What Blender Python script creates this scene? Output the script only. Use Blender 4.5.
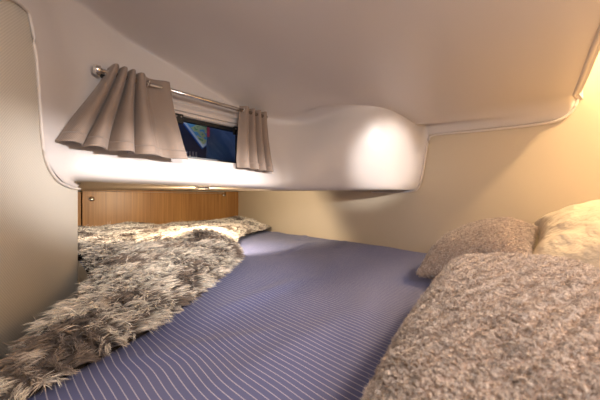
import bpy, bmesh, math, random
import numpy as np
from mathutils import Vector, Matrix, noise
for o in list(bpy.data.objects): bpy.data.objects.remove(o)
S = bpy.context.scene
COL = S.collection
random.seed(7); RNG = np.random.default_rng(7)
R2 = math.sqrt(.5)
CZ = 0.78                      # camera height above the cabin sole; the sheet lies at 0.50
BED = 0.50

def P(s, t, z):
    """cabin coordinates: s = distance from the far bulkhead (negative into the room),
    t = distance from the wooden locker, z = height relative to the camera"""
    return Vector((-.667 + R2*(s+t), 2.82 + R2*(s-t), CZ+z))

# ------------------------------------------------------------------ camera
cd = bpy.data.cameras.new('camera'); cam = bpy.data.objects.new('camera', cd); COL.objects.link(cam)
cam.location = (0, 0, CZ); cam.rotation_euler = (math.pi/2, 0, 0)
cd.sensor_width = 36; cd.lens = 262/600*36; cd.clip_start = .02
cd.dof.use_dof = True; cd.dof.focus_distance = 1.3; cd.dof.aperture_fstop = 8.0
S.camera = cam
# ------------------------------------------------------------------ world, lights, exposure
w = bpy.data.worlds.new('world'); S.world = w; w.use_nodes = True
w.node_tree.nodes['Background'].inputs[0].default_value = (.55, .68, 1, 1)
w.node_tree.nodes['Background'].inputs[1].default_value = 1.2
S.view_settings.view_transform = 'Standard'; S.view_settings.look = 'None'
S.view_settings.gamma = 1; S.view_settings.use_curve_mapping = False
S.view_settings.exposure = 0.08

def light(name, kind, loc, energy, color, size=.05, target=None, **kw):
    l = bpy.data.lights.new(name, kind); l.energy = energy; l.color = color
    if kind == 'AREA': l.shape = 'DISK'; l.size = size
    else: l.shadow_soft_size = size
    for k, v in kw.items(): setattr(l, k, v)
    o = bpy.data.objects.new(name, l); COL.objects.link(o); o.location = loc
    if target is not None:
        o.rotation_euler = (Vector(target)-Vector(loc)).to_track_quat('-Z', 'Y').to_euler()
    return o
# warm downlight in the raised ceiling over the pillow end
light('warm_downlight', 'POINT', P(-.26, 2.92, .86), 42.0, (1, .69, .35), .04)
# reading spot aimed at the moulded bulge
light('reading_spot', 'SPOT', P(-1.25, 2.95, .30), 120, (1, .94, .90), .03, (.45, 1.41, CZ+.205), spot_size=math.radians(17.5), spot_blend=.8)
# soft fill added behind the camera to brighten the cabin, no lamp there
light('cabin_fill', 'AREA', P(-1.35, 2.82, .36), 5.5, (1, .95, .93), .30, P(-.9, 1.3, -.1))
light('throw_fill', 'SPOT', P(-1.25, 2.76, .36), 60, (1, .92, .86), .04, P(-.98, 1.12, -.24), spot_size=math.radians(44), spot_blend=1.0)  # extra spot added to brighten the fur throw, has no fixture
# low light from the pillow end
b_ = light('berth_spot', 'SPOT', P(-.38, 2.66, .30), 125, (1, .96, .96), .02, P(-1.20, 1.40, .07), spot_size=math.radians(50), spot_blend=1.0)
b_.scale = (1, .30, 1)
# light of the downlight under the moulding
light('niche_light', 'SPOT', P(-.93, 1.17, .040), 26, (1, .80, .56), .015, P(-.80, .80, -.22), spot_size=math.radians(166), spot_blend=.3)

# ------------------------------------------------------------------ materials
def mat(name, color, rough=.6, metal=0, spec=.5, sheen=0, trans=0, emit=None, estr=0):
    m = bpy.data.materials.new(name); m.use_nodes = True
    b = m.node_tree.nodes['Principled BSDF']
    b.inputs['Base Color'].default_value = (*color, 1); b.inputs['Roughness'].default_value = rough
    b.inputs['Metallic'].default_value = metal; b.inputs['Specular IOR Level'].default_value = spec
    if sheen: b.inputs['Sheen Weight'].default_value = sheen
    if trans: b.inputs['Transmission Weight'].default_value = trans
    if emit: b.inputs['Emission Color'].default_value = (*emit, 1); b.inputs['Emission Strength'].default_value = estr
    return m
def nd(m, t, **kw):
    n = m.node_tree.nodes.new(t)
    for k, v in kw.items():
        if k in n.inputs: n.inputs[k].default_value = v
        else: setattr(n, k, v)
    return n
def ln(m, a, ao, b, bi): m.node_tree.links.new(a.outputs[ao], b.inputs[bi])
def bump(m, tex, out, strength, dist):
    b = nd(m, 'ShaderNodeBump', Strength=strength, Distance=dist)
    ln(m, tex, out, b, 'Height'); ln(m, b, 'Normal', m.node_tree.nodes['Principled BSDF'], 'Normal')
def noise_bump(m, scale, strength, dist, detail=2):
    c = nd(m, 'ShaderNodeTexCoord'); n = nd(m, 'ShaderNodeTexNoise', Scale=scale, Detail=detail)
    ln(m, c, 'Object', n, 'Vector'); bump(m, n, 'Fac', strength, dist); return n

M = {}
M['liner'] = mat('liner_vinyl', (.66, .61, .585), .38, spec=.45); noise_bump(M['liner'], 900, .12, .001)
M['trim'] = mat('trim_gelcoat', (.68, .61, .56), .35)
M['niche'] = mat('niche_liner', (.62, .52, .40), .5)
M['back'] = mat('back_vinyl', (.62, .53, .40), .55); noise_bump(M['back'], 700, .15, .001)
M['dark'] = mat('black_metal', (.008, .008, .009), .4)
M['chrome'] = mat('brushed_chrome', (.72, .66, .60), .22, 1)
M['knob'] = mat('polished_chrome', (.85, .83, .80), .18, 1)
M['shell'] = mat('shell_paint', (.60, .55, .48), .7)

def weave(name, c1, c2, freq, strength, rough=.8, dist=.0006, sheen=.0):
    m = mat(name, c1, rough, sheen=sheen)
    uv = nd(m, 'ShaderNodeUVMap'); sep = nd(m, 'ShaderNodeSeparateXYZ'); ln(m, uv, 'UV', sep, 0)
    ws = []
    for i in range(2):
        mu = nd(m, 'ShaderNodeMath', operation='MULTIPLY'); mu.inputs[1].default_value = freq; ln(m, sep, i, mu, 0)
        si = nd(m, 'ShaderNodeMath', operation='SINE'); ln(m, mu, 0, si, 0); ws.append(si)
    mm = nd(m, 'ShaderNodeMath', operation='MULTIPLY'); ln(m, ws[0], 0, mm, 0); ln(m, ws[1], 0, mm, 1)
    rr = nd(m, 'ShaderNodeMapRange'); rr.inputs['From Min'].default_value = -1; ln(m, mm, 0, rr, 0)
    mx = nd(m, 'ShaderNodeMix', data_type='RGBA'); mx.inputs[6].default_value = (*c1, 1); mx.inputs[7].default_value = (*c2, 1)
    ln(m, rr, 0, mx, 0); ln(m, mx, 2, m.node_tree.nodes['Principled BSDF'], 'Base Color')
    bump(m, rr, 0, strength, dist)
    return m
M['padded'] = weave('padded_fabric', (.66, .61, .525), (.50, .455, .385), 900, .35)
M['curtain'] = weave('curtain_fabric', (.36, .275, .22), (.23, .17, .135), 1500, .3, .75, sheen=.15)

def wood_mat():
    m = mat('oak_veneer', (.4, .2, .07), .38)
    c = nd(m, 'ShaderNodeUVMap'); mp = nd(m, 'ShaderNodeMapping'); mp.inputs['Scale'].default_value = (75, 1.5, 1)
    ln(m, c, 'UV', mp, 'Vector')
    n = nd(m, 'ShaderNodeTexNoise', Scale=1.0, Detail=5, Roughness=.6); ln(m, mp, 0, n, 'Vector')
    mp2 = nd(m, 'ShaderNodeMapping'); mp2.inputs['Scale'].default_value = (9, .7, 1); ln(m, c, 'UV', mp2, 'Vector')
    n2 = nd(m, 'ShaderNodeTexNoise', Scale=1.0, Detail=3); ln(m, mp2, 0, n2, 'Vector')
    r = nd(m, 'ShaderNodeValToRGB'); e = r.color_ramp.elements
    e[0].position = .30; e[0].color = (.25, .10, .026, 1); e[1].position = .70; e[1].color = (.62, .33, .11, 1)
    ad = nd(m, 'ShaderNodeMath', operation='MULTIPLY_ADD'); ad.inputs[1].default_value = .4; ln(m, n2, 'Fac', ad, 0)
    ml = nd(m, 'ShaderNodeMath', operation='MULTIPLY'); ml.inputs[1].default_value = .6; ln(m, n, 'Fac', ml, 0); ln(m, ml, 0, ad, 2)
    ln(m, ad, 0, r, 0); ln(m, r, 0, m.node_tree.nodes['Principled BSDF'], 'Base Color')
    return m
M['wood'] = wood_mat()

def sheet_mat():
    m = mat('striped_cotton', (.1, .12, .3), .75, sheen=.1)
    uv = nd(m, 'ShaderNodeUVMap'); sep = nd(m, 'ShaderNodeSeparateXYZ'); ln(m, uv, 'UV', sep, 0)
    d = nd(m, 'ShaderNodeMath', operation='DIVIDE'); d.inputs[1].default_value = .0112; ln(m, sep, 1, d, 0)
    f = nd(m, 'ShaderNodeMath', operation='FRACT'); ln(m, d, 0, f, 0)
    l = nd(m, 'ShaderNodeMath', operation='LESS_THAN'); l.inputs[1].default_value = .115; ln(m, f, 0, l, 0)
    mx = nd(m, 'ShaderNodeMix', data_type='RGBA')
    mx.inputs[6].default_value = (.105, .125, .29, 1); mx.inputs[7].default_value = (.46, .47, .62, 1)
    ln(m, l, 0, mx, 0); ln(m, mx, 2, m.node_tree.nodes['Principled BSDF'], 'Base Color')
    return m
M['sheet'] = sheet_mat()

def attr_mat(name, rough=.75, sheen=.2):
    m = mat(name, (.5, .5, .5), rough, sheen=sheen, spec=.25)
    a = nd(m, 'ShaderNodeAttribute', attribute_name='Col'); ln(m, a, 'Color', m.node_tree.nodes['Principled BSDF'], 'Base Color')
    return m
M['fur'] = attr_mat('faux_fur'); M['fleece'] = attr_mat('teddy_fleece')
M['cream'] = mat('cream_cotton', (.66, .57, .44), .75, sheen=.2); noise_bump(M['cream'], 22, .9, .02, 4)
M['backing'] = mat('throw_backing', (.03, .022, .02), .9)
M['mattress'] = mat('mattress_ticking', (.6, .58, .55), .8)

# ------------------------------------------------------------------ mesh helpers
def link(name, me, m=None, parent=None, smooth=True):
    o = bpy.data.objects.new(name, me); COL.objects.link(o)
    if m: me.materials.append(m)
    if smooth: me.polygons.foreach_set('use_smooth', [True]*len(me.polygons))
    if parent: o.parent = parent
    return o
def pydata(name, v, f, m=None, parent=None, smooth=True, uv=None):
    me = bpy.data.meshes.new(name); me.from_pydata([tuple(p) for p in v], [], f); me.update()
    if uv is not None:
        l = me.uv_layers.new(name='UVMap'); vi = np.zeros(len(me.loops), dtype=np.int32); me.loops.foreach_get('vertex_index', vi)
        l.data.foreach_set('uv', np.asarray(uv, dtype=np.float32)[vi].ravel())
    return link(name, me, m, parent, smooth)
def from_bm(name, bm, m=None, parent=None, smooth=True):
    me = bpy.data.meshes.new(name); bmesh.ops.recalc_face_normals(bm, faces=bm.faces); bm.to_mesh(me); bm.free()
    o = link(name, me, m, parent, smooth)
    return o
def box_st(name, s0, s1, t0, t1, z0, z1, m, parent=None, bevel=0, uv=False):
    v = [P(s, t, z) for z in (z0, z1) for (s, t) in ((s0, t0), (s1, t0), (s1, t1), (s0, t1))]
    bm = bmesh.new(); bv = [bm.verts.new(p) for p in v]
    for f in ((3,2,1,0), (4,5,6,7), (0,1,5,4), (1,2,6,5), (2,3,7,6), (3,0,4,7)): bm.faces.new([bv[i] for i in f])
    if bevel: bmesh.ops.bevel(bm, geom=bm.edges[:], offset=bevel, segments=3, affect='EDGES', profile=.5)
    o = from_bm(name, bm, m, parent, smooth=False)
    if uv:
        me = o.data; l = me.uv_layers.new(name='UVMap')
        for lp in me.loops:
            c = me.vertices[lp.vertex_index].co; l.data[lp.index].uv = ((c.x+c.y)*R2, c.z)
    return o
def tube(name, pts, r, m, parent=None, n=12, radii=None, prof=None):
    """sweep a circle (or 2D profile) along a polyline"""
    pts = [Vector(p) for p in pts]; v = []; f = []
    up0 = Vector((0, 0, 1))
    for i, p in enumerate(pts):
        d = (pts[min(i+1, len(pts)-1)]-pts[max(i-1, 0)]).normalized()
        if abs(d.dot(up0)) > .95: a = d.cross(Vector((1, 0, 0))).normalized()
        else: a = d.cross(up0).normalized()
        b = a.cross(d).normalized()
        rr = radii[i] if radii else r
        for k in range(n):
            th = 2*math.pi*k/n; v.append(p + a*math.cos(th)*rr + b*math.sin(th)*rr)
    for i in range(len(pts)-1):
        for k in range(n):
            f.append((i*n+k, i*n+(k+1) % n, (i+1)*n+(k+1) % n, (i+1)*n+k))
    f.append(tuple(range(n))[::-1]); f.append(tuple((len(pts)-1)*n+k for k in range(n)))
    return pydata(name, v, f, m, parent)
def empty(name, loc):
    o = bpy.data.objects.new(name, None); COL.objects.link(o); o.location = loc; o.empty_display_size = .05; return o
def adopt(root, kids):
    bpy.context.view_layer.update()
    for k in kids:
        k.parent = root; k.matrix_parent_inverse = Matrix.Translation(-root.location)
def tag(o, label, cat, group=None, kind=None):
    o['label'] = label; o['category'] = cat
    if group: o['group'] = group
    if kind: o['kind'] = kind
def struct(o, label=None, cat=None):
    o['kind'] = 'structure'
    if label: o['label'] = label
    if cat: o['category'] = cat
    return o

def catmull(p, n):
    """p: (K,3) control points -> smooth samples, n per span"""
    p = np.asarray(p, float); q = np.vstack([2*p[0]-p[1], p, 2*p[-1]-p[-2]]); out = []
    for i in range(1, len(q)-2):
        for k in range(n):
            t = k/n
            out.append(.5*((2*q[i]) + (-q[i-1]+q[i+1])*t + (2*q[i-1]-5*q[i]+4*q[i+1]-q[i+2])*t*t + (-q[i-1]+3*q[i]-3*q[i+1]+q[i+2])*t**3))
    out.append(q[-2]); return np.array(out)

# ------------------------------------------------------------------ padded bulkhead on the left
E0 = Vector((-.76, .90)); ED = Vector((.1875, -.40)).normalized(); EN = Vector((ED.y, -ED.x))*-1  # along, towards room
if EN.x < 0: EN = -EN
def pad(px, py, off=.0):
    """point on the padded bulkhead seen in this direction"""
    r = (px-300)/262; k = (E0.x-E0.y*r)/(r*ED.y-ED.x)
    x = E0.x+ED.x*k; y = E0.y+ED.y*k
    return Vector((x+EN.x*off, y+EN.y*off, CZ+(200-py)/262*y))
def wallpt(px, py, off=0.):
    """point on the far bulkhead seen in this direction"""
    r = (px-300)/262; k = (2.82*r+.667)/(1+r)
    y = 2.82-k; x = -.667+k
    return Vector((x-R2*off, y-R2*off, CZ+(200-py)/262*y))

def padded_wall():
    n = 16; th = .05; L = 1.25
    # plan outline with a rounded free end
    v = []; f = []; uv = []
    pl = []
    for i in range(0, 24): pl.append((L*(1-i/23)+.012*(i/23), 0.0))
    for a in range(1, 7): pl.append((.012-.012*math.sin(a*math.pi/12), -.012+.012*math.cos(a*math.pi/12)))
    pl += [(0, -th+.012), (.012, -th), (L, -th)]
    zs = [-.78, 1.0]
    for z in zs:
        acc = 0
        for i, (a, b) in enumerate(pl):
            q = E0+ED*a+EN*b; v.append((q.x, q.y, CZ+z)); uv.append((a-b, z))
    m = len(pl)
    for i in range(m): f.append((i, (i+1) % m, m+(i+1) % m, m+i))
    f.append(tuple(range(m))[::-1]); f.append(tuple(range(m, 2*m)))
    o = pydata('wall_left', v, f, M['padded'], uv=uv, smooth=False)
    for p in o.data.polygons:
        if len(p.vertices) == 4: p.use_smooth = True
    for e in o.data.edges: pass
    struct(o, 'cream woven padded bulkhead at the left of the berth', 'wall')
padded_wall()

# ------------------------------------------------------------------ other structure
struct(box_st('wall_back', 0, .04, -.1, 3.4, -.78, 1.05, M['back']), 'smooth beige bulkhead behind the bed', 'wall')
struct(box_st('wall_right', -2.5, 0, 3.36, 3.4, -.78, 1.05, M['shell']))
struct(box_st('wall_behind', -2.54, -2.5, 1.0, 3.4, -.78, 1.05, M['shell']))
struct(box_st('wall_niche', -1.74, -1.70, -.1, 1.30, -.78, .045, M['shell']))
struct(box_st('wall_doorway', -2.5, -1.70, 1.26, 1.30, -.78, 1.05, M['shell']))
struct(box_st('wall_locker', -1.74, 0, -.14, -.10, -.78, .20, M['shell']))
struct(box_st('floor', -2.54, .04, -.1, 3.4, -.80, -.78, M['shell']))
struct(box_st('ceiling_raised', -2.54, .04, 2.505, 3.4, 1.0, 1.05, M['liner']))
struct(box_st('ceiling_entry', -2.54, -1.72, 1.26, 2.65, .80, .85, M['liner']))

# ------------------------------------------------------------------ moulded liner: window side and ceiling from one smooth net
def im(px, py, D): return Vector(((px-300)/262*D, D, CZ+(200-py)/262*D))
def crease_z(s): return float(np.interp(s, [-1.6, -1.4, -1.1, -.85, -.62], [.68, .62, .549, .474, .45]))
def ceil_z(s, t):
    e = np.interp(s, [-2.2, -1.5, -1.0, -.6, -.3, -.12, 0], [.66, .61, .56, .515, .485, .43, .352])
    return float(e) - min(1, -s/.3)*.085*min(1, max(0, (t-1.6)/.8))
net = []
# column on the padded bulkhead
def eT(s): return float(np.interp(-s, [.1, .4, .8, 1.8], [2.50, 2.522, 2.56, 2.62]))
def colface(s, dt=0):
    return [P(s, 1.34+dt, .06), P(s, 1.375+dt, .062), P(s, 1.402+dt, .085), P(s, 1.388+dt, .165), P(s, 1.358+dt, .29),
            P(s, 1.332+dt, .405), P(s, 1.312+dt, crease_z(s)-.02), P(s, 1.335+dt, crease_z(s)+.018), P(s, 1.60, ceil_z(s, 1.6)),
            P(s, 2.0, ceil_z(s, 2.0)), P(s, 2.42, ceil_z(s, 2.42)), P(s, eT(s), ceil_z(s, 2.5)-.005)]
o_ = .006
net.append([pad(79, 183, o_), pad(74, 187, o_), pad(60, 181, o_), pad(46, 160, o_), pad(40, 120, o_), pad(36, 62, o_), pad(29, 18, o_), pad(12, 0, o_),
            pad(-22, -14, o_), P(-1.62, 2.03, .42), P(-1.76, 2.42, .46), P(-1.80, 2.62, .48)])
c = colface(-1.435, .03)
for k_, d_ in ((3, .012), (4, .025), (5, .04), (6, .055), (7, .06)): c[k_] = c[k_]+(P(0, 1, 0)-P(0, 0, 0))*d_
c[6] = im(63, 5, .745); c[7] = im(66, -12, .73); c[8] = P(-1.44, 1.62, .585)
net.append(c)
net.append(colface(-1.30)); net.append(colface(-1.1)); net.append(colface(-.92)); net.append(colface(-.76))
net.append([P(-.60, 1.345, .058), P(-.60, 1.38, .06), P(-.60, 1.407, .083), P(-.60, 1.398, .165), P(-.60, 1.375, .28), P(-.60, 1.352, .38),
            P(-.595, 1.345, .432), P(-.595, 1.38, .463)] + [P(-.59, t, ceil_z(-.59, t)) for t in (1.62, 2.0, 2.42, eT(-.59))])
def colbulge(px, D, top, ty, s):
    b = im(px, 190, D); b2 = im(px, 189, D-.03); b3 = im(px, 182, D-.055); tp = im(px, ty+9, top+.035); tp2 = im(px, ty-2, top-.03)
    m3 = b3.lerp(tp, .25)+Vector((0, -.02, 0)); m4 = b3.lerp(tp, .52)+Vector((0, -.028, 0)); m5 = b3.lerp(tp, .80)+Vector((0, -.015, 0))
    return [b, b2, b3, m3, m4, m5, tp, tp2] + [P(s, t, ceil_z(s, t)) for t in (1.78, 2.05, 2.42, eT(s))]
net.append(colbulge(310, 1.47, 1.42, 112, -.42))
net.append(colbulge(352, 1.45, 1.29, 98, -.25))
net.append(colbulge(388, 1.44, 1.27, 97, -.12))
net.append([wallpt(411, 190.5, .03), wallpt(412, 189.5, .05), wallpt(414, 183, .065), wallpt(417, 165, .06), wallpt(420, 148, .055), wallpt(423, 133, .05),
            wallpt(424, 124, .05), wallpt(430, 121, .055), wallpt(480, 121, .04), wallpt(520, 118, .035), wallpt(566, 108, .035), wallpt(574, 97, .035)])
net.append([wallpt(415, 191.5, .004), wallpt(418, 189, .004), wallpt(420, 183, .004), wallpt(423, 168, .004), wallpt(425.5, 155, .004), wallpt(428, 143, .004),
            wallpt(429, 137, .004), wallpt(434, 134, .004), wallpt(480, 129, .004), wallpt(520, 125, .004), wallpt(564, 117, .004), wallpt(578, 100, .004)])
NS = 8
rows_d = [catmull([tuple(p) for p in c], NS) for c in net]           # each column smoothed
G = np.array([catmull([rows_d[i][j] for i in range(len(net))], NS) for j in range(len(rows_d[0]))])   # G[row][col]
NR, NC = G.shape[:2]
du = np.gradient(G, axis=1); dv = np.gradient(G, axis=0)
Nn = np.cross(du, dv); Nn /= np.linalg.norm(Nn, axis=2, keepdims=True)+1e-12
# make normals point to the room (towards the berth centre)
ctr = np.array(P(-.8, 2.1, -.05))
sg = np.sign(((ctr-G)*Nn).sum(2)).mean()
if sg < 0: Nn = -Nn
for _ in range(2):
    Pd = np.pad(Nn, ((1, 1), (1, 1), (0, 0)), mode='edge')
    Nn = sum(Pd[a:a+NR, b:b+NC] for a in range(3) for b in range(3)); Nn /= np.linalg.norm(Nn, axis=2, keepdims=True)
row_hole = (3*NS, 5*NS); col_hole = (2*NS, 5*NS)
def liner_piece(name, r0, r1, hole=None, th=.006):
    nr = r1-r0+1; V = []; F = []; NO = []
    for j in range(r0, r1+1):
        for i in range(NC): V.append(G[j, i]); NO.append(Nn[j, i])
    base = len(V)
    for j in range(r0, r1+1):
        for i in range(NC): V.append(G[j, i]-Nn[j, i]*th); NO.append(-Nn[j, i])
    def id(j, i): return (j-r0)*NC+i
    def present(j, i):
        if j < r0 or j >= r1 or i < 0 or i >= NC-1: return False
        return not (hole and row_hole[0] <= j < row_hole[1] and col_hole[0] <= i < col_hole[1])
    for j in range(r0, r1):
        for i in range(NC-1):
            if not present(j, i): continue
            q = [id(j, i), id(j, i+1), id(j+1, i+1), id(j+1, i)]
            F.append(q if sg > 0 else q[::-1]); b = [k+base for k in q]; F.append(b[::-1] if sg > 0 else b)
            for (dj, di, a, c_) in ((-1, 0, q[0], q[1]), (1, 0, q[2], q[3]), (0, -1, q[3], q[0]), (0, 1, q[1], q[2])):
                if not present(j+dj, i+di): F.append((a, c_, c_+base, a+base) if sg < 0 else (c_, a, a+base, c_+base))
    me = bpy.data.meshes.new(name); me.from_pydata([tuple(p) for p in V], [], F); me.update()
    o = link(name, me, M['liner'])
    me.normals_split_custom_set_from_vertices([tuple(p) for p in NO])
    return o
split = 7*NS+4
struct(liner_piece('wall_side', 0, split, hole=True), 'pale moulded side liner around the window, with the bulge at its right end', 'wall')
struct(liner_piece('ceiling', split, NR-1), 'soft white-grey moulded ceiling sloping over the bed', 'ceiling')

def riser():
    V = []; F = []
    for i in range(NC):
        a = Vector(G[NR-1, i]); V += [a+Vector((0, 0, -.002)), Vector((a.x, a.y, CZ+1.0)), Vector((a.x+.01, a.y-.01, CZ+1.0)), a+Vector((.01, -.01, -.002))]
    for i in range(NC-1):
        for k in range(4): a = i*4+k; b = i*4+(k+1) % 4; F.append((a, b, b+4, a+4))
    F += [(0, 1, 2, 3), tuple(4*NC-4+k for k in (3, 2, 1, 0))]
    struct(pydata('trim_3', V, F, M['liner'], smooth=False))
riser()

# underside of the moulding over the recess
def niche_top():
    K = 16; ss = np.linspace(-1.70, 0, 40); V = []; F = []
    fr = G[2, :, :]  # along the lip
    for i in range(len(ss)):
        s = ss[i]
        zb = .097+.020*s
        tf = float(np.interp(s, [-1.7, -.6, -.42, -.25, -.1, 0], [1.36, 1.36, 1.44, 1.60, 1.74, 1.83]))
        zf = .0635 if s < -.5 else .055
        V += [P(s, -.10, zb), P(s, tf, zf), P(s, tf, zf+.02), P(s, -.10, zb+.02)]
    for i in range(len(ss)-1):
        for k in range(4):
            a = i*4+k; b = i*4+(k+1) % 4; F.append((a, b, b+4, a+4))
    F += [(0, 1, 2, 3), tuple(len(V)-4+k for k in (3, 2, 1, 0))]
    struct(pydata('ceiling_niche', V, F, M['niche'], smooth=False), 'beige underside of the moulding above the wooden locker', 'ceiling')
niche_top()

# rolled edge trims where the liner meets the bulkheads
tr1 = catmull([tuple(p) for p in [wallpt(372, 192, .006), wallpt(395, 192, .006), wallpt(411, 191.5, .006), wallpt(418, 188.5, .006), wallpt(421.5, 180, .006), wallpt(425, 160, .006),
               wallpt(429, 140, .006), wallpt(434, 135.5, .006), wallpt(450, 133.5, .006), wallpt(500, 129, .006), wallpt(545, 123.5, .006), wallpt(562, 119, .006), wallpt(573, 110, .006), wallpt(578, 98, .006)]], 6)
tr1 = np.vstack([tr1, [G[NR-1, i] for i in range(NC-4, 20, -3)]])
struct(tube('trim_1', tr1, .0065, M['trim'], n=10), 'thin pale edge trim of the moulding on the beige bulkhead', 'trim')
tr2 = catmull([tuple(p) for p in [pad(79, 189, .003), pad(70, 187.5, .003), pad(56, 180, .003), pad(45.5, 163, .003), pad(41, 140, .003), pad(39, 115, .003), pad(35, 60, .003), pad(28.5, 18, .003), pad(22, 7, .003), pad(11, -1, .003), pad(-22, -15, .003)]], 6)
struct(tube('trim_2', tr2, .004, M['trim'], n=10), 'thin edge trim of the moulding on the padded bulkhead', 'trim')

# ------------------------------------------------------------------ window
def window():
    root = empty('window_1', P(-.98, 1.30, .17)); kids = []
    # reveal: loft from liner hole to the frame
    loop = [G[row_hole[0], i] for i in range(col_hole[0], col_hole[1]+1)] + [G[j, col_hole[1]] for j in range(row_hole[0]+1, row_hole[1]+1)] + \
           [G[row_hole[1], i] for i in range(col_hole[1]-1, col_hole[0]-1, -1)] + [G[j, col_hole[0]] for j in range(row_hole[1]-1, row_hole[0], -1)]
    loop = [Vector(p) for p in loop]
    def to_st(p):
        a = p.x+.667; b = p.y-2.82
        return ((a+b)*R2, (a-b)*R2, p.z-CZ)
    s0, s1, z0, z1 = -1.135, -.79, .178, .368
    rings = []
    st = [to_st(p) for p in loop]
    smin = min(q[0] for q in st); smax = max(q[0] for q in st); zmin = min(q[2] for q in st); zmax = max(q[2] for q in st)
    for (k, t, pr) in ((0, None, .004), (.25, None, .0), (.35, 1.325, 0), (.62, 1.322, 0), (.66, 1.312, 0), (.95, 1.308, 0), (1.0, 1.302, 0), (1.0, 1.27, 0)):
        rg = []
        for q in st:
            fs = (q[0]-smin)/(smax-smin); fz = (q[2]-zmin)/(zmax-zmin)
            s = q[0]*(1-k)+(s0+fs*(s1-s0))*k; z = q[2]*(1-k)+(z0+fz*(z1-z0))*k
            tt = (q[1]-k*.02) if t is None else min(t, q[1]-.004)
            rg.append(P(s, tt+pr, z))
        rings.append(rg)
    n = len(loop); V = [p for r in rings for p in r]; F = []
    for a in range(len(rings)-1):
        for k in range(n): F.append((a*n+k, a*n+(k+1) % n, (a+1)*n+(k+1) % n, (a+1)*n+k))
    rv = pydata('reveal', V, F, M['trim'], smooth=False); md = rv.modifiers.new('s', 'SOLIDIFY'); md.thickness = .004; md.offset = 1
    kids.append(rv)
    # black frame
    def ringframe(name, s0, s1, z0, z1, wd, t0, t1, m):
        bm = bmesh.new()
        def q(a, t): return [bm.verts.new(P(s, t, z)) for (s, z) in ((s0+a, z0+a), (s1-a, z0+a), (s1-a, z1-a), (s0+a, z1-a))]
        A = q(0, t1); B = q(wd, t1); C = q(0, t0); D = q(wd, t0)
        for k in range(4):
            j = (k+1) % 4
            bm.faces.new((A[k], A[j], B[j], B[k])); bm.faces.new((C[k], D[k], D[j], C[j])); bm.faces.new((A[k], C[k], C[j], A[j])); bm.faces.new((B[k], B[j], D[j], D[k]))
        return from_bm(name, bm, m, smooth=False)
    fr = ringframe('window_frame', s0-.003, s1+.003, z0-.003, z1-.004,   .018, 1.275, 1.297, M['dark']); kids.append(fr)
    g = mat('window_glass', (.75, .8, .85), .02, trans=1); g.node_tree.nodes['Principled BSDF'].inputs['IOR'].default_value = 1.15
    pn = box_st('pane', s0+.006, s1-.006, 1.284, 1.288, z0+.006, z1-.01, g); kids.append(pn)
    for s in (-1.098, -.812):
        h = box_st('hinge', s-.020, s+.020, 1.296, 1.312, z1-.040, z1+.002, M['dark'], bevel=.003); kids.append(h)
        for ds in (-.010, .010):
            c = P(s+ds, 1.313, z1-.012); d = (P(0, 1, 0)-P(0, 0, 0)).normalized()
            sc = tube('screw', [c-d*.003, c+d*.002], .004, M['chrome'], n=10); sc.parent = h
        h2 = box_st('catch', s-.010, s+.010, 1.296, 1.309, z0-.004, z0+.026, M['dark'], bevel=.003); kids.append(h2)
    adopt(root, kids); struct(root, 'small opening window in a black frame behind the grey-brown curtains', 'window')
window()

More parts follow.
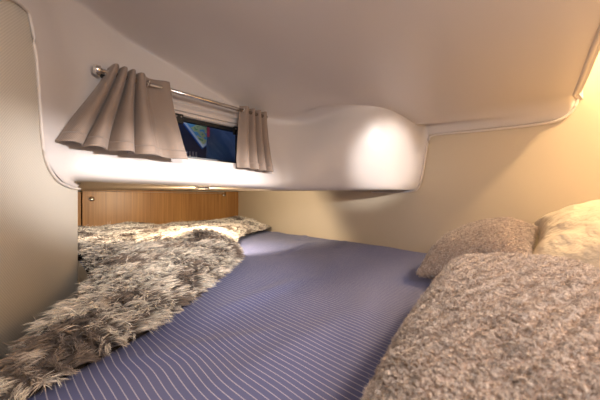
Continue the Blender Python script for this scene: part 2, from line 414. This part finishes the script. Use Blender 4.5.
# things seen beyond the glass
def tarp():
    n = 70; V = []; F = []
    for j in range(n):
        for i in range(n):
            s = -.885+.55*i/(n-1); z = .11+.45*j/(n-1)
            q = Vector((s*9+z*5, z*3-s*2, 1)); d = .035*noise.noise(q)+.012*abs(noise.noise(q*3.1))
            V.append(P(s, 1.125+.8*d, z+.02))
    for j in range(n-1):
        for i in range(n-1): a = j*n+i; F.append((a, a+1, a+n+1, a+n))
    o = pydata('tarpaulin', V, F, mat('navy_canvas', (.030, .065, .15), .35), smooth=True)
    md = o.modifiers.new('s', 'SOLIDIFY'); md.thickness = .006
    tag(o, 'wrinkled dark blue tarpaulin seen through the right of the small window', 'cover')
tarp()
def board():
    root = empty('picture_board', P(-1.14, 1.10, .2)); kids = []
    d = Vector(P(1, 0, 0)-P(0, 0, 0)); 
    ang = math.radians(-49)
    c0 = P(-.925, 1.03, .350)
    def q(a, b, off): 
        return c0 + d*(a*math.cos(ang)-b*math.sin(ang)) + Vector((0, 0, 1))*(a*math.sin(ang)+b*math.cos(ang)) + (P(0, 1, 0)-P(0, 0, 0))*off
    def plate(name, a0, a1, b0, b1, o0, o1, m):
        bm = bmesh.new(); v = [bm.verts.new(q(a, b, o)) for o in (o0, o1) for (a, b) in ((a0, b0), (a1, b0), (a1, b1), (a0, b1))]
        for f in ((0,1,2,3), (4,5,6,7), (0,1,5,4), (1,2,6,5), (2,3,7,6), (3,0,4,7)): bm.faces.new([v[i] for i in f])
        return from_bm(name, bm, m, smooth=False)
    kids.append(plate('board', -.20, .085, 0, .20, 0, .006, mat('board_blue', (.02, .12, .45), .5)))
    kids.append(plate('border', -.195, .080, .006, .194, .0061, .007, mat('board_white', (.8, .85, .9), .5)))
    m = mat('map_print', (.5, .6, .3), .5)
    n = nd(m, 'ShaderNodeTexNoise', Scale=22, Detail=3); c = nd(m, 'ShaderNodeTexCoord'); ln(m, c, 'Object', n, 'Vector')
    r = nd(m, 'ShaderNodeValToRGB'); r.color_ramp.interpolation = 'CONSTANT'; e = r.color_ramp.elements
    e[0].color = (.18, .5, .75, 1); e[1].position = .47; e[1].color = (.75, .78, .35, 1); x = e.new(.58); x.color = (.25, .5, .2, 1)
    ln(m, n, 'Fac', r, 0); ln(m, r, 0, m.node_tree.nodes['Principled BSDF'], 'Base Color')
    kids.append(plate('picture', -.18, .068, .018, .182, .0071, .008, m))
    adopt(root, kids); tag(root, 'tilted board with a blue and green printed map beyond the window', 'board')
    o = box_st('red_strap', -.900, -.889, 1.155, 1.165, .33, .46, mat('red_web', (.5, .03, .06), .6)); tag(o, 'narrow red strap beside the map board outside the window', 'strap')
board()
def locker_out():
    root = empty('cockpit_seat', P(-1.2, .95, .1)); m = mat('navy_vinyl', (.030, .026, .050), .5)
    k = [box_st('seat_back', -1.68, -.30, .80, .86, .13, .56, m, bevel=.02), box_st('seat_base', -1.68, -.90, .87, 1.02, .15, .235, m, bevel=.015)]
    for i in range(9):
        k.append(box_st('rib', -1.03+.018*i, -1.022+.018*i, .98, .99, .237, .275, mat('rib', (.20, .17, .18), .5) if i == 0 else bpy.data.materials['rib'], bevel=.003))
    adopt(root, k); tag(root, 'dark navy cockpit seat seen low through the left of the small window', 'seat')
locker_out()

# ------------------------------------------------------------------ curtain rod and curtains
ROD_T, ROD_Z = 1.392, .425
def rod():
    root = empty('curtain_rod', P(-1.1, ROD_T, ROD_Z)); k = []
    k.append(tube('rod', [P(-1.385, ROD_T, ROD_Z), P(-.69, ROD_T, ROD_Z)], .0085, M['chrome'], n=16))
    cap = [P(-1.398, ROD_T, ROD_Z), P(-1.396, ROD_T, ROD_Z), P(-1.390, ROD_T, ROD_Z), P(-1.378, ROD_T, ROD_Z), P(-1.376, ROD_T, ROD_Z)]
    k.append(tube('finial', cap, .012, M['knob'], n=20, radii=[.006, .013, .0165, .0165, .012]))
    for s in (-1.366, -.70):
        b = tube('bracket', [P(s, 1.325, ROD_Z-.004), P(s, 1.34, ROD_Z-.004), P(s, 1.342, ROD_Z-.002), P(s, ROD_T-.004, ROD_Z)], .006, M['dark'], n=14, radii=[.017, .016, .008, .009]); k.append(b)
    adopt(root, k); tag(root, 'slim brushed metal curtain rod across the top of the window', 'curtain rod')
rod()
def interp_sm(u, xs, ys): return float(np.interp(u, xs, ys))
def curtain(name, top, bot, zt, zb, pl, amp0, amp1, bulge, label, grom):
    """top / bot: s positions as functions of u; pl: pleat phase function"""
    NU, NV = 220, 46; V = []; F = []; uv = []
    for j in range(NV):
        v = j/(NV-1)
        for i in range(NU):
            u = i/(NU-1)
            st_, sb_ = top(u), bot(u)
            e = v**1.15
            s = st_*(1-e)+sb_*e
            z = zt(u)*(1-v)+zb(u)*v
            A = amp0(u)*(1-v)+amp1(u)*v
            ph = pl(u)+1.0*noise.noise(Vector((u*5, v*1.2, 7)))
            A *= 1+.7*v*noise.noise(Vector((u*7, 2, v)))
            t = ROD_T + A*math.cos(ph) + bulge(u)*v*v + .004*noise.noise(Vector((u*6, v*4, 3)))
            s += .35*A*math.sin(ph*1.0)*(.4+.6*v)
            V.append(P(s, t, z+.002*math.sin(ph))); uv.append((u*.55, v*.28))
    for j in range(NV-1):
        for i in range(NU-1): a = j*NU+i; F.append((a, a+1, a+NU+1, a+NU))
    root = empty(name, P(top(.5), ROD_T, ROD_Z)); k = []
    cl = pydata('cloth', V, F, M['curtain'], uv=uv); md = cl.modifiers.new('s', 'SOLIDIFY'); md.thickness = .0022; k.append(cl)
    # hem band: slightly thicker turned-up edge
    HV = []; HF = []; hu = []; r0 = int(NV*.885)
    for j in range(r0, NV):
        for i in range(NU):
            HV.append(Vector(V[j*NU+i])+(P(0, 1, 0)-P(0, 0, 0))*.0022); hu.append(uv[j*NU+i])
    nn = NV-r0
    for j in range(nn-1):
        for i in range(NU-1): a = j*NU+i; HF.append((a, a+1, a+NU+1, a+NU))
    hm = pydata('hem', HV, HF, M['curtain'], uv=hu); md = hm.modifiers.new('s', 'SOLIDIFY'); md.thickness = .0018; k.append(hm)
    for s in grom:
        pts = [P(s+.004*math.sin(a), ROD_T+.0135*math.cos(a), ROD_Z+.0135*math.sin(a)) for a in np.linspace(0, 2*math.pi, 21)]
        k.append(tube('grommet', pts, .0028, M['chrome'], n=8))
    adopt(root, k); tag(root, label, 'curtain')
curtain('curtain',
        lambda u: interp_sm(u, [0, .6, .72, 1], [-1.352, -1.265, -1.240, -1.165]),
        lambda u: interp_sm(u, [0, .35, .7, 1], [-1.50, -1.37, -1.22, -1.12]),
        lambda u: .452, lambda u: .158-.004*u,
        lambda u: interp_sm(u, [0, .68, .8, 1], [math.pi, 8.6*math.pi, 9.2*math.pi, 10.2*math.pi]),
        lambda u: interp_sm(u, [0, .55, .7, 1], [.028, .028, .012, .007]),
        lambda u: interp_sm(u, [0, .2, .6, 1], [.022, .028, .020, .012]),
        lambda u: interp_sm(u, [0, .3, 1], [.135, .08, .05]),
        'wider grey-brown curtain flared out at the left end of the rod', [-1.238])
curtain('curtain',
        lambda u: interp_sm(u, [0, 1], [-.845, -.690]),
        lambda u: interp_sm(u, [0, 1], [-.875, -.672]),
        lambda u: .448, lambda u: .150-.008*u,
        lambda u: interp_sm(u, [0, .3, 1], [math.pi*1.2, 2.6*math.pi, 9*math.pi]),
        lambda u: .012, lambda u: .015,
        lambda u: .03,
        'narrow bunched grey-brown curtain at the right end of the rod', [-.835])

# ------------------------------------------------------------------ wooden locker
def locker():
    root = empty('storage_locker', P(-.7, 0, -.28)); k = []
    Z0 = -.30
    def W(name, s0, s1, t0, t1, z0, z1, bev=.002): return box_st(name, s0, s1, t0, t1, z0, z1, M['wood'], bevel=bev, uv=True)
    k.append(W('post', -.148, -.002, -.02, .012, Z0, .088)); k.append(W('post', -1.68, -1.303, -.02, .012, Z0, .058))
    k.append(W('top_rail', -1.302, -.149, -.02, .008, .068, .078)); k.append(box_st('carcass', -1.66, -.02, -.06, -.022, Z0, .055, M['backing']))
    dr = W('door', -1.296, -.152, -.016, .010, Z0, .064); k.append(dr)
    for (s, z) in ((-1.243, .008), (-.172, .052)):
        c = P(s, .010, z); d = (P(0, 1, 0)-P(0, 0, 0)).normalized()
        kb = tube('knob', [c, c+d*.006, c+d*.010, c+d*.013], .014, M['knob'], n=20, radii=[.019, .018, .013, .006]); kb.parent = dr
    adopt(root, k); tag(root, 'low oak veneer locker front with two round metal knobs, under the moulding', 'cabinet')
locker()

# puck light under the moulding
def puck():
    root = empty('recessed_light', P(-.93, 1.17, .066)); k = []
    up = Vector((0, 0, 1)); c = P(-.93, 1.17, .060)
    # ring
    V = []; F = []; n = 32
    for (r, h) in ((.034, .006), (.034, -.002), (.030, -.005), (.024, -.003), (.023, .004)):
        for i in range(n): a = 2*math.pi*i/n; V.append(c+Vector((math.cos(a)*r, math.sin(a)*r, h)))
    for a in range(4):
        for i in range(n): F.append((a*n+i, a*n+(i+1) % n, (a+1)*n+(i+1) % n, (a+1)*n+i))
    k.append(pydata('bezel', V, F, M['knob']))
    V = [c+Vector((math.cos(2*math.pi*i/n)*.0235, math.sin(2*math.pi*i/n)*.0235, h)) for h in (0.001, .003) for i in range(n)]
    F = [tuple(range(n))[::-1], tuple(range(n, 2*n))] + [(i, (i+1) % n, n+(i+1) % n, n+i) for i in range(n)]
    k.append(pydata('lens', V, F, mat('lamp_lens', (.9, .85, .75), .5, emit=(1, .8, .55), estr=1.0), smooth=False))
    adopt(root, k); tag(root, 'small round recessed light under the moulding, above the fur throw', 'light')
puck()

# ------------------------------------------------------------------ bed
def hsheet(x, y):
    """height of the sheet above BED at cabin position, folds and soft dents"""
    p = Vector((x, y, 0))
    h = .010*noise.noise(p*2.3) + .0035*noise.noise(Vector((x*7-y*4, x*4+y*2, 2)))
    # long pleats
    for (x0, y0, x1, y1, hh, wd) in ((-.10, 1.35, .08, 1.75, .010, .022), (.22, 1.55, .30, 1.78, .008, .02), (-.22, .62, .02, .95, .009, .035), (-.12, .40, .10, .62, .007, .03),
                                     (.02, .80, .20, 1.30, .006, .03), (-.30, .46, -.02, .56, .008, .022), (.0, 1.9, .1, 2.3, .008, .03), (.10, .50, .22, .8, .006, .025)):
        a = Vector((x0, y0)); b = Vector((x1, y1)); q = Vector((x, y)); d = b-a; tt = max(0, min(1, (q-a).dot(d)/d.dot(d)))
        dist = (q-(a+d*tt)).length; h += hh*math.exp(-(dist/wd)**2)*(.4+.6*math.sin(math.pi*min(max(tt, .03), .97)))
    return h
def bed():
    root = empty('bed', P(-.8, 1.6, -.78)); k = []
    k.append(box_st('bed_base', -1.36, -.003, .02, 3.34, -.779, -.46, M['shell'], bevel=.005))
    k.append(box_st('mattress', -1.36, -.012, .03, 3.2, -.458, -.295, M['mattress'], bevel=.03))
    NSS, NT = 230, 340; V = []; F = []; uv = []
    for j in range(NT):
        t = .02+3.2*j/(NT-1)
        for i in range(NSS):
            s0_ = -1.385 if t < 1.24 else max(-1.62, -1.355-.3617*(t-1.29))
            s = s0_+(-.008-s0_)*i/(NSS-1)
            p = P(s, t, 0); h = hsheet(p.x, p.y)
            e = min(1, (0-s)/.05); drop = -.022*(1-e)**2
            V.append((p.x, p.y, BED-.004+h+drop))
            wob = .020*noise.noise(Vector((s*2.2, t*2.0, 5))) + .009*noise.noise(Vector((s*8, t*6, 9)))
            uv.append((t, s + wob + 1.1*h))
    for j in range(NT-1):
        for i in range(NSS-1): a = j*NSS+i; F.append((a, a+1, a+NSS+1, a+NSS))
    sh = pydata('fitted_sheet', V, F, M['sheet'], uv=uv); sh['label'] = 'blue fitted sheet with fine white pinstripes'
    md = sh.modifiers.new('s', 'SOLIDIFY'); md.thickness = .003; md.offset = -1
    k.append(sh)
    adopt(root, k); tag(root, 'wide berth made up with a blue pinstriped sheet', 'bed')
bed()

# ------------------------------------------------------------------ strands
def strand_mesh(name, root, nrm, tipdir, length, width, colr, colt, m, parent=None, levels=4, curl=0.0, base=None, flop=.5, low=None):
    """root (N,3), nrm, tipdir unit; ribbons bent from the normal towards tipdir"""
    N = len(root); t = np.linspace(0, 1, levels)
    view = RNG.normal(size=(N, 3)); side = np.cross(tipdir+nrm*.3, view); side /= np.linalg.norm(side, axis=1, keepdims=True)
    V = []; C = []
    ph = RNG.uniform(0, 6.28, N)[:, None]; bn = np.cross(nrm, side); bn /= np.linalg.norm(bn, axis=1, keepdims=True)+1e-9
    for k in range(levels):
        tk = t[k]
        pos = root + length[:, None]*(nrm*(tk-flop*tk*tk) + tipdir*(tk*.35+.65*tk*tk)*1.0)
        if curl: pos = pos + curl*length[:, None]*tk*(np.cos(ph+5*tk)*side+np.sin(ph+5*tk)*bn)
        fk = min(1, max(0, (tk-.12)/.6)); col = colr*(1-fk)+colt*fk
        if k < levels-1:
            wk = width[:, None]*(1-.55*tk)*.5
            V += [pos-side*wk, pos+side*wk]; C += [col, col]
        else: V.append(pos); C.append(col)
    nv = 2*(levels-1)+1
    VV = np.stack(V, 1).reshape(-1, 3)
    if low is not None:
        lo = np.repeat(low, nv); VV[:, 2] = np.where(VV[:, 2] < lo, lo+.05*(VV[:, 2]-lo), VV[:, 2])
    CC = np.stack(C, 1).reshape(-1, 3)
    b = (np.arange(N)*nv)[:, None]; quads = []
    for k in range(levels-2): quads.append(b+np.array([[2*k, 2*k+1, 2*k+3, 2*k+2]]))
    Q = np.stack(quads, 1).reshape(-1, 4); T = (b+np.array([[nv-3, nv-2, nv-1]])).reshape(-1, 3)
    off = 0; loops = np.concatenate([Q.ravel(), T.ravel()]); starts = np.concatenate([np.arange(len(Q))*4, len(Q)*4+np.arange(len(T))*3]); tot = np.concatenate([np.full(len(Q), 4), np.full(len(T), 3)])
    if base is not None:
        bV, bF, bC = base; nb = len(VV)
        loops = np.concatenate([loops, (np.asarray(bF)+nb).ravel()]); starts = np.concatenate([starts, starts[-1]+3+np.arange(len(bF))*4]); tot = np.concatenate([tot, np.full(len(bF), 4)])
        VV = np.vstack([VV, bV]); CC = np.vstack([CC, bC])
    me = bpy.data.meshes.new(name); me.vertices.add(len(VV)); me.vertices.foreach_set('co', VV.astype(np.float32).ravel())
    me.loops.add(len(loops)); me.loops.foreach_set('vertex_index', loops.astype(np.int32))
    me.polygons.add(len(starts)); me.polygons.foreach_set('loop_start', starts.astype(np.int32)); me.polygons.foreach_set('loop_total', tot.astype(np.int32))
    me.update(calc_edges=True)
    a = me.color_attributes.new('Col', 'FLOAT_COLOR', 'POINT'); a.data.foreach_set('color', np.hstack([CC, np.ones((len(CC), 1))]).astype(np.float32).ravel())
    return link(name, me, m, parent)

def vnoise(pts, sc, seed):
    return np.array([noise.noise(Vector((p[0]*sc+seed, p[1]*sc, p[2]*sc))) for p in pts])

# ------------------------------------------------------------------ fur throw
YL = [.22, .30, .50, .70, .88, .93, 1.0, 1.2, 1.6, 1.80, 2.2, 2.60, 2.74]
XL = [-.395, -.428, -.520, -.614, -.705, -.77, -.86, -1.0, -1.39, -1.58, -1.22, -.83, -.70]
YR = [.22, .30, .37, .53, .70, .90, 1.13, 1.3, 1.5, 1.8, 2.0, 2.2, 2.4, 2.6, 2.74]
XR = [-.42, -.385, -.36, -.305, -.285, -.275, -.27, -.32, -.40, -.44, -.41, -.34, -.295, -.49, -.64]
def throw_pt(u, v):
    y = .22+2.52*v
    xl = np.interp(y, YL, XL); xr = np.interp(y, YR, XR)
    x = xl*(1-u)+xr*u
    d = min((xr-x), .5)
    edge = 1-math.exp(-max(0, d)/.035)
    ve = min(1, (2.74-y)/.10); edge *= ve
    fold = .5+.5*noise.noise(Vector((x*4.2+y*2.0, y*2.6-x*1.5, 4)))
    rid = 1-abs(noise.noise(Vector((x*6+1.5*y, y*4.0, 8))))*2
    H = np.interp(y, [.2, .6, 1.2, 1.7, 2.3, 2.8], [.030, .045, .060, .055, .045, .045])
    bunch = .028*math.exp(-(((x+.45)/.16)**2+((y-1.35)/.30)**2)) + .03*math.exp(-(((x+.62)/.16)**2+((y-2.45)/.2)**2))
    z = .012+edge*(H*(.25+.95*fold)+.028*rid+bunch)
    dl = max(0, x-xl); nearf = float(np.interp(y, [.2, .75, .95], [1, 1, 0]))
    z *= 1-nearf*math.exp(-dl/.055)
    z -= nearf*.060*math.exp(-(dl/.030)**2)
    return (x, y, BED+.010+z)
def throw():
    NU, NV = 90, 220
    V = np.array([throw_pt(i/(NU-1), j/(NV-1)) for j in range(NV) for i in range(NU)]).reshape(NV, NU, 3)
    du = np.gradient(V, axis=1); dv = np.gradient(V, axis=0); Nm = np.cross(du, dv); Nm /= np.linalg.norm(Nm, axis=2, keepdims=True)+1e-9
    if Nm[..., 2].mean() < 0: Nm = -Nm
    F = [(j*NU+i, j*NU+i+1, (j+1)*NU+i+1, (j+1)*NU+i) for j in range(NV-1) for i in range(NU-1)]
    # sample strands, denser near the camera
    N = 95000
    v = RNG.uniform(0, 1, N*3)**1.35; u = RNG.uniform(0, 1, N*3); u = np.where(RNG.uniform(size=N*3) < .10, 1-RNG.uniform(0, .05, N*3), u)
    wd = np.interp(.22+2.52*v, [.22, .9, 1.8, 2.8], [.13, .50, 1.0, .5]); keep = RNG.uniform(size=N*3) < wd; u, v = u[keep][:N], v[keep][:N]; N = len(u)
    fi = u*(NU-1); fj = v*(NV-1); i0 = np.minimum(fi.astype(int), NU-2); j0 = np.minimum(fj.astype(int), NV-2); a = (fi-i0)[:, None]; b = (fj-j0)[:, None]
    def bl(A): return A[j0, i0]*(1-a)*(1-b)+A[j0, i0+1]*a*(1-b)+A[j0+1, i0]*(1-a)*b+A[j0+1, i0+1]*a*b
    root = bl(V); nr = bl(Nm); nr /= np.linalg.norm(nr, axis=1, keepdims=True)
    # combing direction: smooth random field, generally towards the free edge and the viewer
    th = -.9 + 1.5*vnoise(root, 2.6, 11)+1.7*vnoise(root, 7.5, 3)
    # out along the free edge
    eu = np.clip((u-.9)/.1, 0, 1); th = th*(1-eu)+(-.55)*eu
    tip = np.stack([np.cos(th), np.sin(th), np.full(N, -.05)], 1)
    # clumps
    cs = .020; cell = np.floor(root[:, :2]/cs); hsh = np.modf(np.sin(cell[:, 0]*127.1+cell[:, 1]*311.7)*43758.5453)[0]; h2 = np.modf(np.sin(cell[:, 0]*269.5+cell[:, 1]*183.3)*43758.5453)[0]
    cen = (cell+.5+.3*np.stack([hsh, h2], 1))*cs; pull = (cen-root[:, :2])/cs
    tip[:, 0] += .7*np.clip((.06-u)/.06, 0, 1); yw = (root[:, 0]+root[:, 1]-(-.667+2.82))/1.4142; tip[:, :2] -= (1.8*np.clip((yw+.06)/.06, 0, 1))[:, None]*np.array([.7, .7]); tip[:, :2] += 1.5*pull + .45*np.stack([hsh, h2], 1); tip += RNG.normal(0, .10, (N, 3)); tip /= np.linalg.norm(tip, axis=1, keepdims=True)
    L = RNG.uniform(.020, .034, N)*np.interp(root[:, 1], [.2, .5, .9, 2.8], [.85, 1.0, 1.05, 1.0]); W = np.interp(root[:, 1], [.2, .8, 2.8], [.0013, .0022, .0034])
    # dark tipped streaks, genuine colouring of the pile
    pn = vnoise(root, 9, 21)+.6*vnoise(root, 22, 5)+.22*hsh
    dk = np.clip((pn-.20)/.16, 0, 1)[:, None]
    rc = np.array([.085, .058, .042]); tc = np.array([.98, .88, .77])*RNG.choice([.45, .85, 1.0, 1.1], N, p=[.15, .25, .35, .25])[:, None]; td = np.array([.17, .115, .085])
    colt = tc*(1-dk*.85)+td*dk*.85; colr = np.tile(rc, (N, 1))+.05*RNG.uniform(size=(N, 1))
    root_o = empty('fur_throw', (-.5, 1.0, BED+.004))
    bC = np.tile(np.array([.12, .09, .075]), (NU*NV, 1))
    pile = strand_mesh('pile', root, nr, tip, L, W, colr, np.clip(colt, 0, 1), M['fur'], levels=5, base=(V.reshape(-1, 3), F, bC), curl=.05, flop=.55, low=np.where((u < .16) & (root[:, 1] < .9), BED-.09, BED+.018))
    VB = V.copy(); VB[..., 2] = np.minimum(VB[..., 2]-.006, VB[..., 2]); VB[..., 2] -= .010; VB[:, 14:, 2] = np.maximum(VB[:, 14:, 2], BED+.014)
    bk = pydata('lining', VB.reshape(-1, 3), [f[::-1] for f in F], M['backing']); bk['label'] = 'dark brown underside'
    adopt(root_o, [pile, bk]); tag(root_o, 'shaggy cream and brown faux fur throw heaped along the left of the bed', 'blanket')
throw()

# ------------------------------------------------------------------ pillows
def pillow_grid(W, H, T, n=60, seed=0, wr=.006, pinch=.10, pw=.5):
    top = np.zeros((n, n, 3)); bot = np.zeros((n, n, 3))
    for j in range(n):
        for i in range(n):
            a = math.sin((i/(n-1)*2-1)*math.pi/2); b = math.sin((j/(n-1)*2-1)*math.pi/2)
            sx = 1-pinch*(1-b*b)*0 - pinch*abs(a)**2*(1-abs(b)**3)*1.0; sy = 1-pinch*abs(b)**2*(1-abs(a)**3)
            cr = 1-.09*(a*b)**4*(0 if pinch > .07 else 1); x = a*W/2*sx*cr; y = b*H/2*sy*cr
            th = T/2*(max(0, 1-abs(a)**2.6)**pw)*(max(0, 1-abs(b)**2.6)**pw)
            w_ = wr*noise.noise(Vector((a*2.4+seed, b*2.4, 1)))+.5*wr*noise.noise(Vector((a*6+seed, b*6, 1)))
            k = min(1, th/(T*.15)) if T else 0
            top[j, i] = (x, y, th+w_*k); bot[j, i] = (x, y, -th*.9+w_*k)
    return top, bot
def pillow(name, center, rot, W, H, T, m, label, fleece=0, seed=0, pinch=.08, dens=None, wr=.006, extra=None, cat='pillow', group=None, pw=.5, tipc=(.76, .67, .61), rootc=(.36, .275, .23)):
    n = 72; top, bot = pillow_grid(W, H, T, n, seed, wr, pinch, pw)
    Rm = np.array(Matrix.Rotation(rot[2], 3, 'Z') @ Matrix.Rotation(rot[1], 3, 'Y') @ Matrix.Rotation(rot[0], 3, 'X'))
    def tf(A):
        B = A.reshape(-1, 3) @ Rm.T + np.array(center); B[:, 2] = np.where(B[:, 2] < BED+.020, BED+.020+(B[:, 2]-BED-.020)*.02, B[:, 2]); return B.reshape(A.shape)
    top, bot = tf(top), tf(bot)
    V = np.vstack([top.reshape(-1, 3), bot.reshape(-1, 3)]); F = []
    for j in range(n-1):
        for i in range(n-1): a = j*n+i; F.append((a, a+1, a+n+1, a+n)); F.append((a+n*n+n, a+n*n+n+1, a+n*n+1, a+n*n))
    root = empty(name, (center[0], center[1], BED+.01)); kids = []
    # seam piping
    per = [top[0, i] for i in range(n)]+[top[j, n-1] for j in range(1, n)]+[top[n-1, i] for i in range(n-2, -1, -1)]+[top[j, 0] for j in range(n-2, 0, -1)]
    if not fleece:
        bm = bmesh.new(); bv = [bm.verts.new(p) for p in V]
        for f in F: bm.faces.new([bv[i] for i in f])
        bmesh.ops.remove_doubles(bm, verts=bm.verts, dist=.0004)
        kids.append(from_bm('cover', bm, m)); kids.append(tube('piping', per+[per[0]], .0035, m, n=8))
    else:
        R_ = []; Nr = []
        for A, sgn, share in ((top, 1, .68), (bot, -1, .32)):
            k = int(fleece*share); du = np.gradient(A, axis=1); dv = np.gradient(A, axis=0); NN = np.cross(du, dv)*sgn; ar = np.linalg.norm(NN, axis=2); NN /= ar[..., None]+1e-12
            p = ar[:-1, :-1].ravel().copy()
            c = A[:-1, :-1].reshape(-1, 3); nf = NN[:-1, :-1].reshape(-1, 3)
            tocam = np.array([0, 0, CZ])-c; dist = np.linalg.norm(tocam, axis=1); fac = (nf*tocam).sum(1)/dist
            p *= np.where(fac > -.35, 1, .02)/np.clip(dist, .25, 2)**1.2
            idx = RNG.choice(len(p), size=k, p=p/p.sum()); j0 = idx//(n-1); i0 = idx % (n-1)
            a = RNG.uniform(size=(k, 1)); b = RNG.uniform(size=(k, 1))
            def bl(A): return A[j0, i0]*(1-a)*(1-b)+A[j0, i0+1]*a*(1-b)+A[j0+1, i0]*(1-a)*b+A[j0+1, i0+1]*a*b
            R_.append(bl(A)); Nr.append(bl(NN))
        Rt = np.vstack(R_); Nt = np.vstack(Nr); Nt /= np.linalg.norm(Nt, axis=1, keepdims=True)+1e-9; N = len(Rt)
        cs = .0042; cell = np.floor(Rt/cs)
        hs = [np.modf(np.sin(cell[:, 0]*a_+cell[:, 1]*b_+cell[:, 2]*c_)*43758.5)[0] for (a_, b_, c_) in ((127.1, 311.7, 74.7), (269.5, 183.3, 246.1), (113.5, 271.9, 124.6))]
        cen = (cell+.5+.25*np.stack(hs, 1))*cs; pull = (cen-Rt)/cs
        tip = 1.1*pull+.55*np.stack(hs, 1)+np.array([-.15, -.2, 0])+RNG.normal(0, .22, (N, 3)); tip -= (tip*Nt).sum(1)[:, None]*Nt*.8
        tip /= np.linalg.norm(tip, axis=1, keepdims=True)*1.2+1e-9
        dist = np.linalg.norm(Rt-np.array([0, 0, CZ]), axis=1)
        L = RNG.uniform(.0040, .0068, N)*(1+.35*hs[0]); Wd = np.interp(dist, [.3, 1.2], [.0006, .0013])
        pit = np.clip((vnoise(Rt, 170, seed+2)+.45*vnoise(Rt, 70, seed+9)-.10)/.16, 0, 1)[:, None]; ct = np.array(tipc)*RNG.uniform(.9, 1.08, (N, 1))*(1-.50*pit); cr = np.array(rootc)*RNG.uniform(.8, 1.2, (N, 1))
        kids.append(strand_mesh('cover', Rt, Nt, tip, L, Wd, cr, ct, m, levels=4, curl=.22, base=(V, F, np.tile(np.array(rootc)*1.3, (len(V), 1))), flop=.4))
    adopt(root, kids); tag(root, label, cat, group)
    return root

def pc(s, t, z): return tuple(P(s, t, z))
A45 = math.pi/4
# big fleece pillow in front, second behind it, cream pillows at the right
pillow('pillow', pc(-1.01, 2.437, -.194), (math.radians(-2), 0, A45+.15), .70, .31, .180, M['fleece'],
       'large grey-brown teddy fleece pillow in the right foreground', fleece=190000, seed=1, pinch=.04)
pillow('pillow', pc(-.42, 2.265, -.174), (math.radians(-18), math.radians(-6), A45+.02), .46, .30, .175, M['fleece'],
       'smaller grey-brown teddy fleece pillow lying behind the large one against the beige bulkhead', fleece=70000, seed=5, pinch=.10)
pillow('pillow', pc(-.32, 2.76, -.148), (0, math.radians(-10), A45), .54, .76, .31, M['cream'],
       'plump cream cotton pillow propped up by the beige bulkhead at the right edge', seed=9, wr=.02, pw=.45)
pillow('pillow', pc(-.89, 2.84, -.165), (math.radians(-6), 0, A45+.13), .48, .44, .20, M['cream'],
       'cream cotton pillow at the very right edge, beside the large fleece pillow', seed=13, wr=.018)
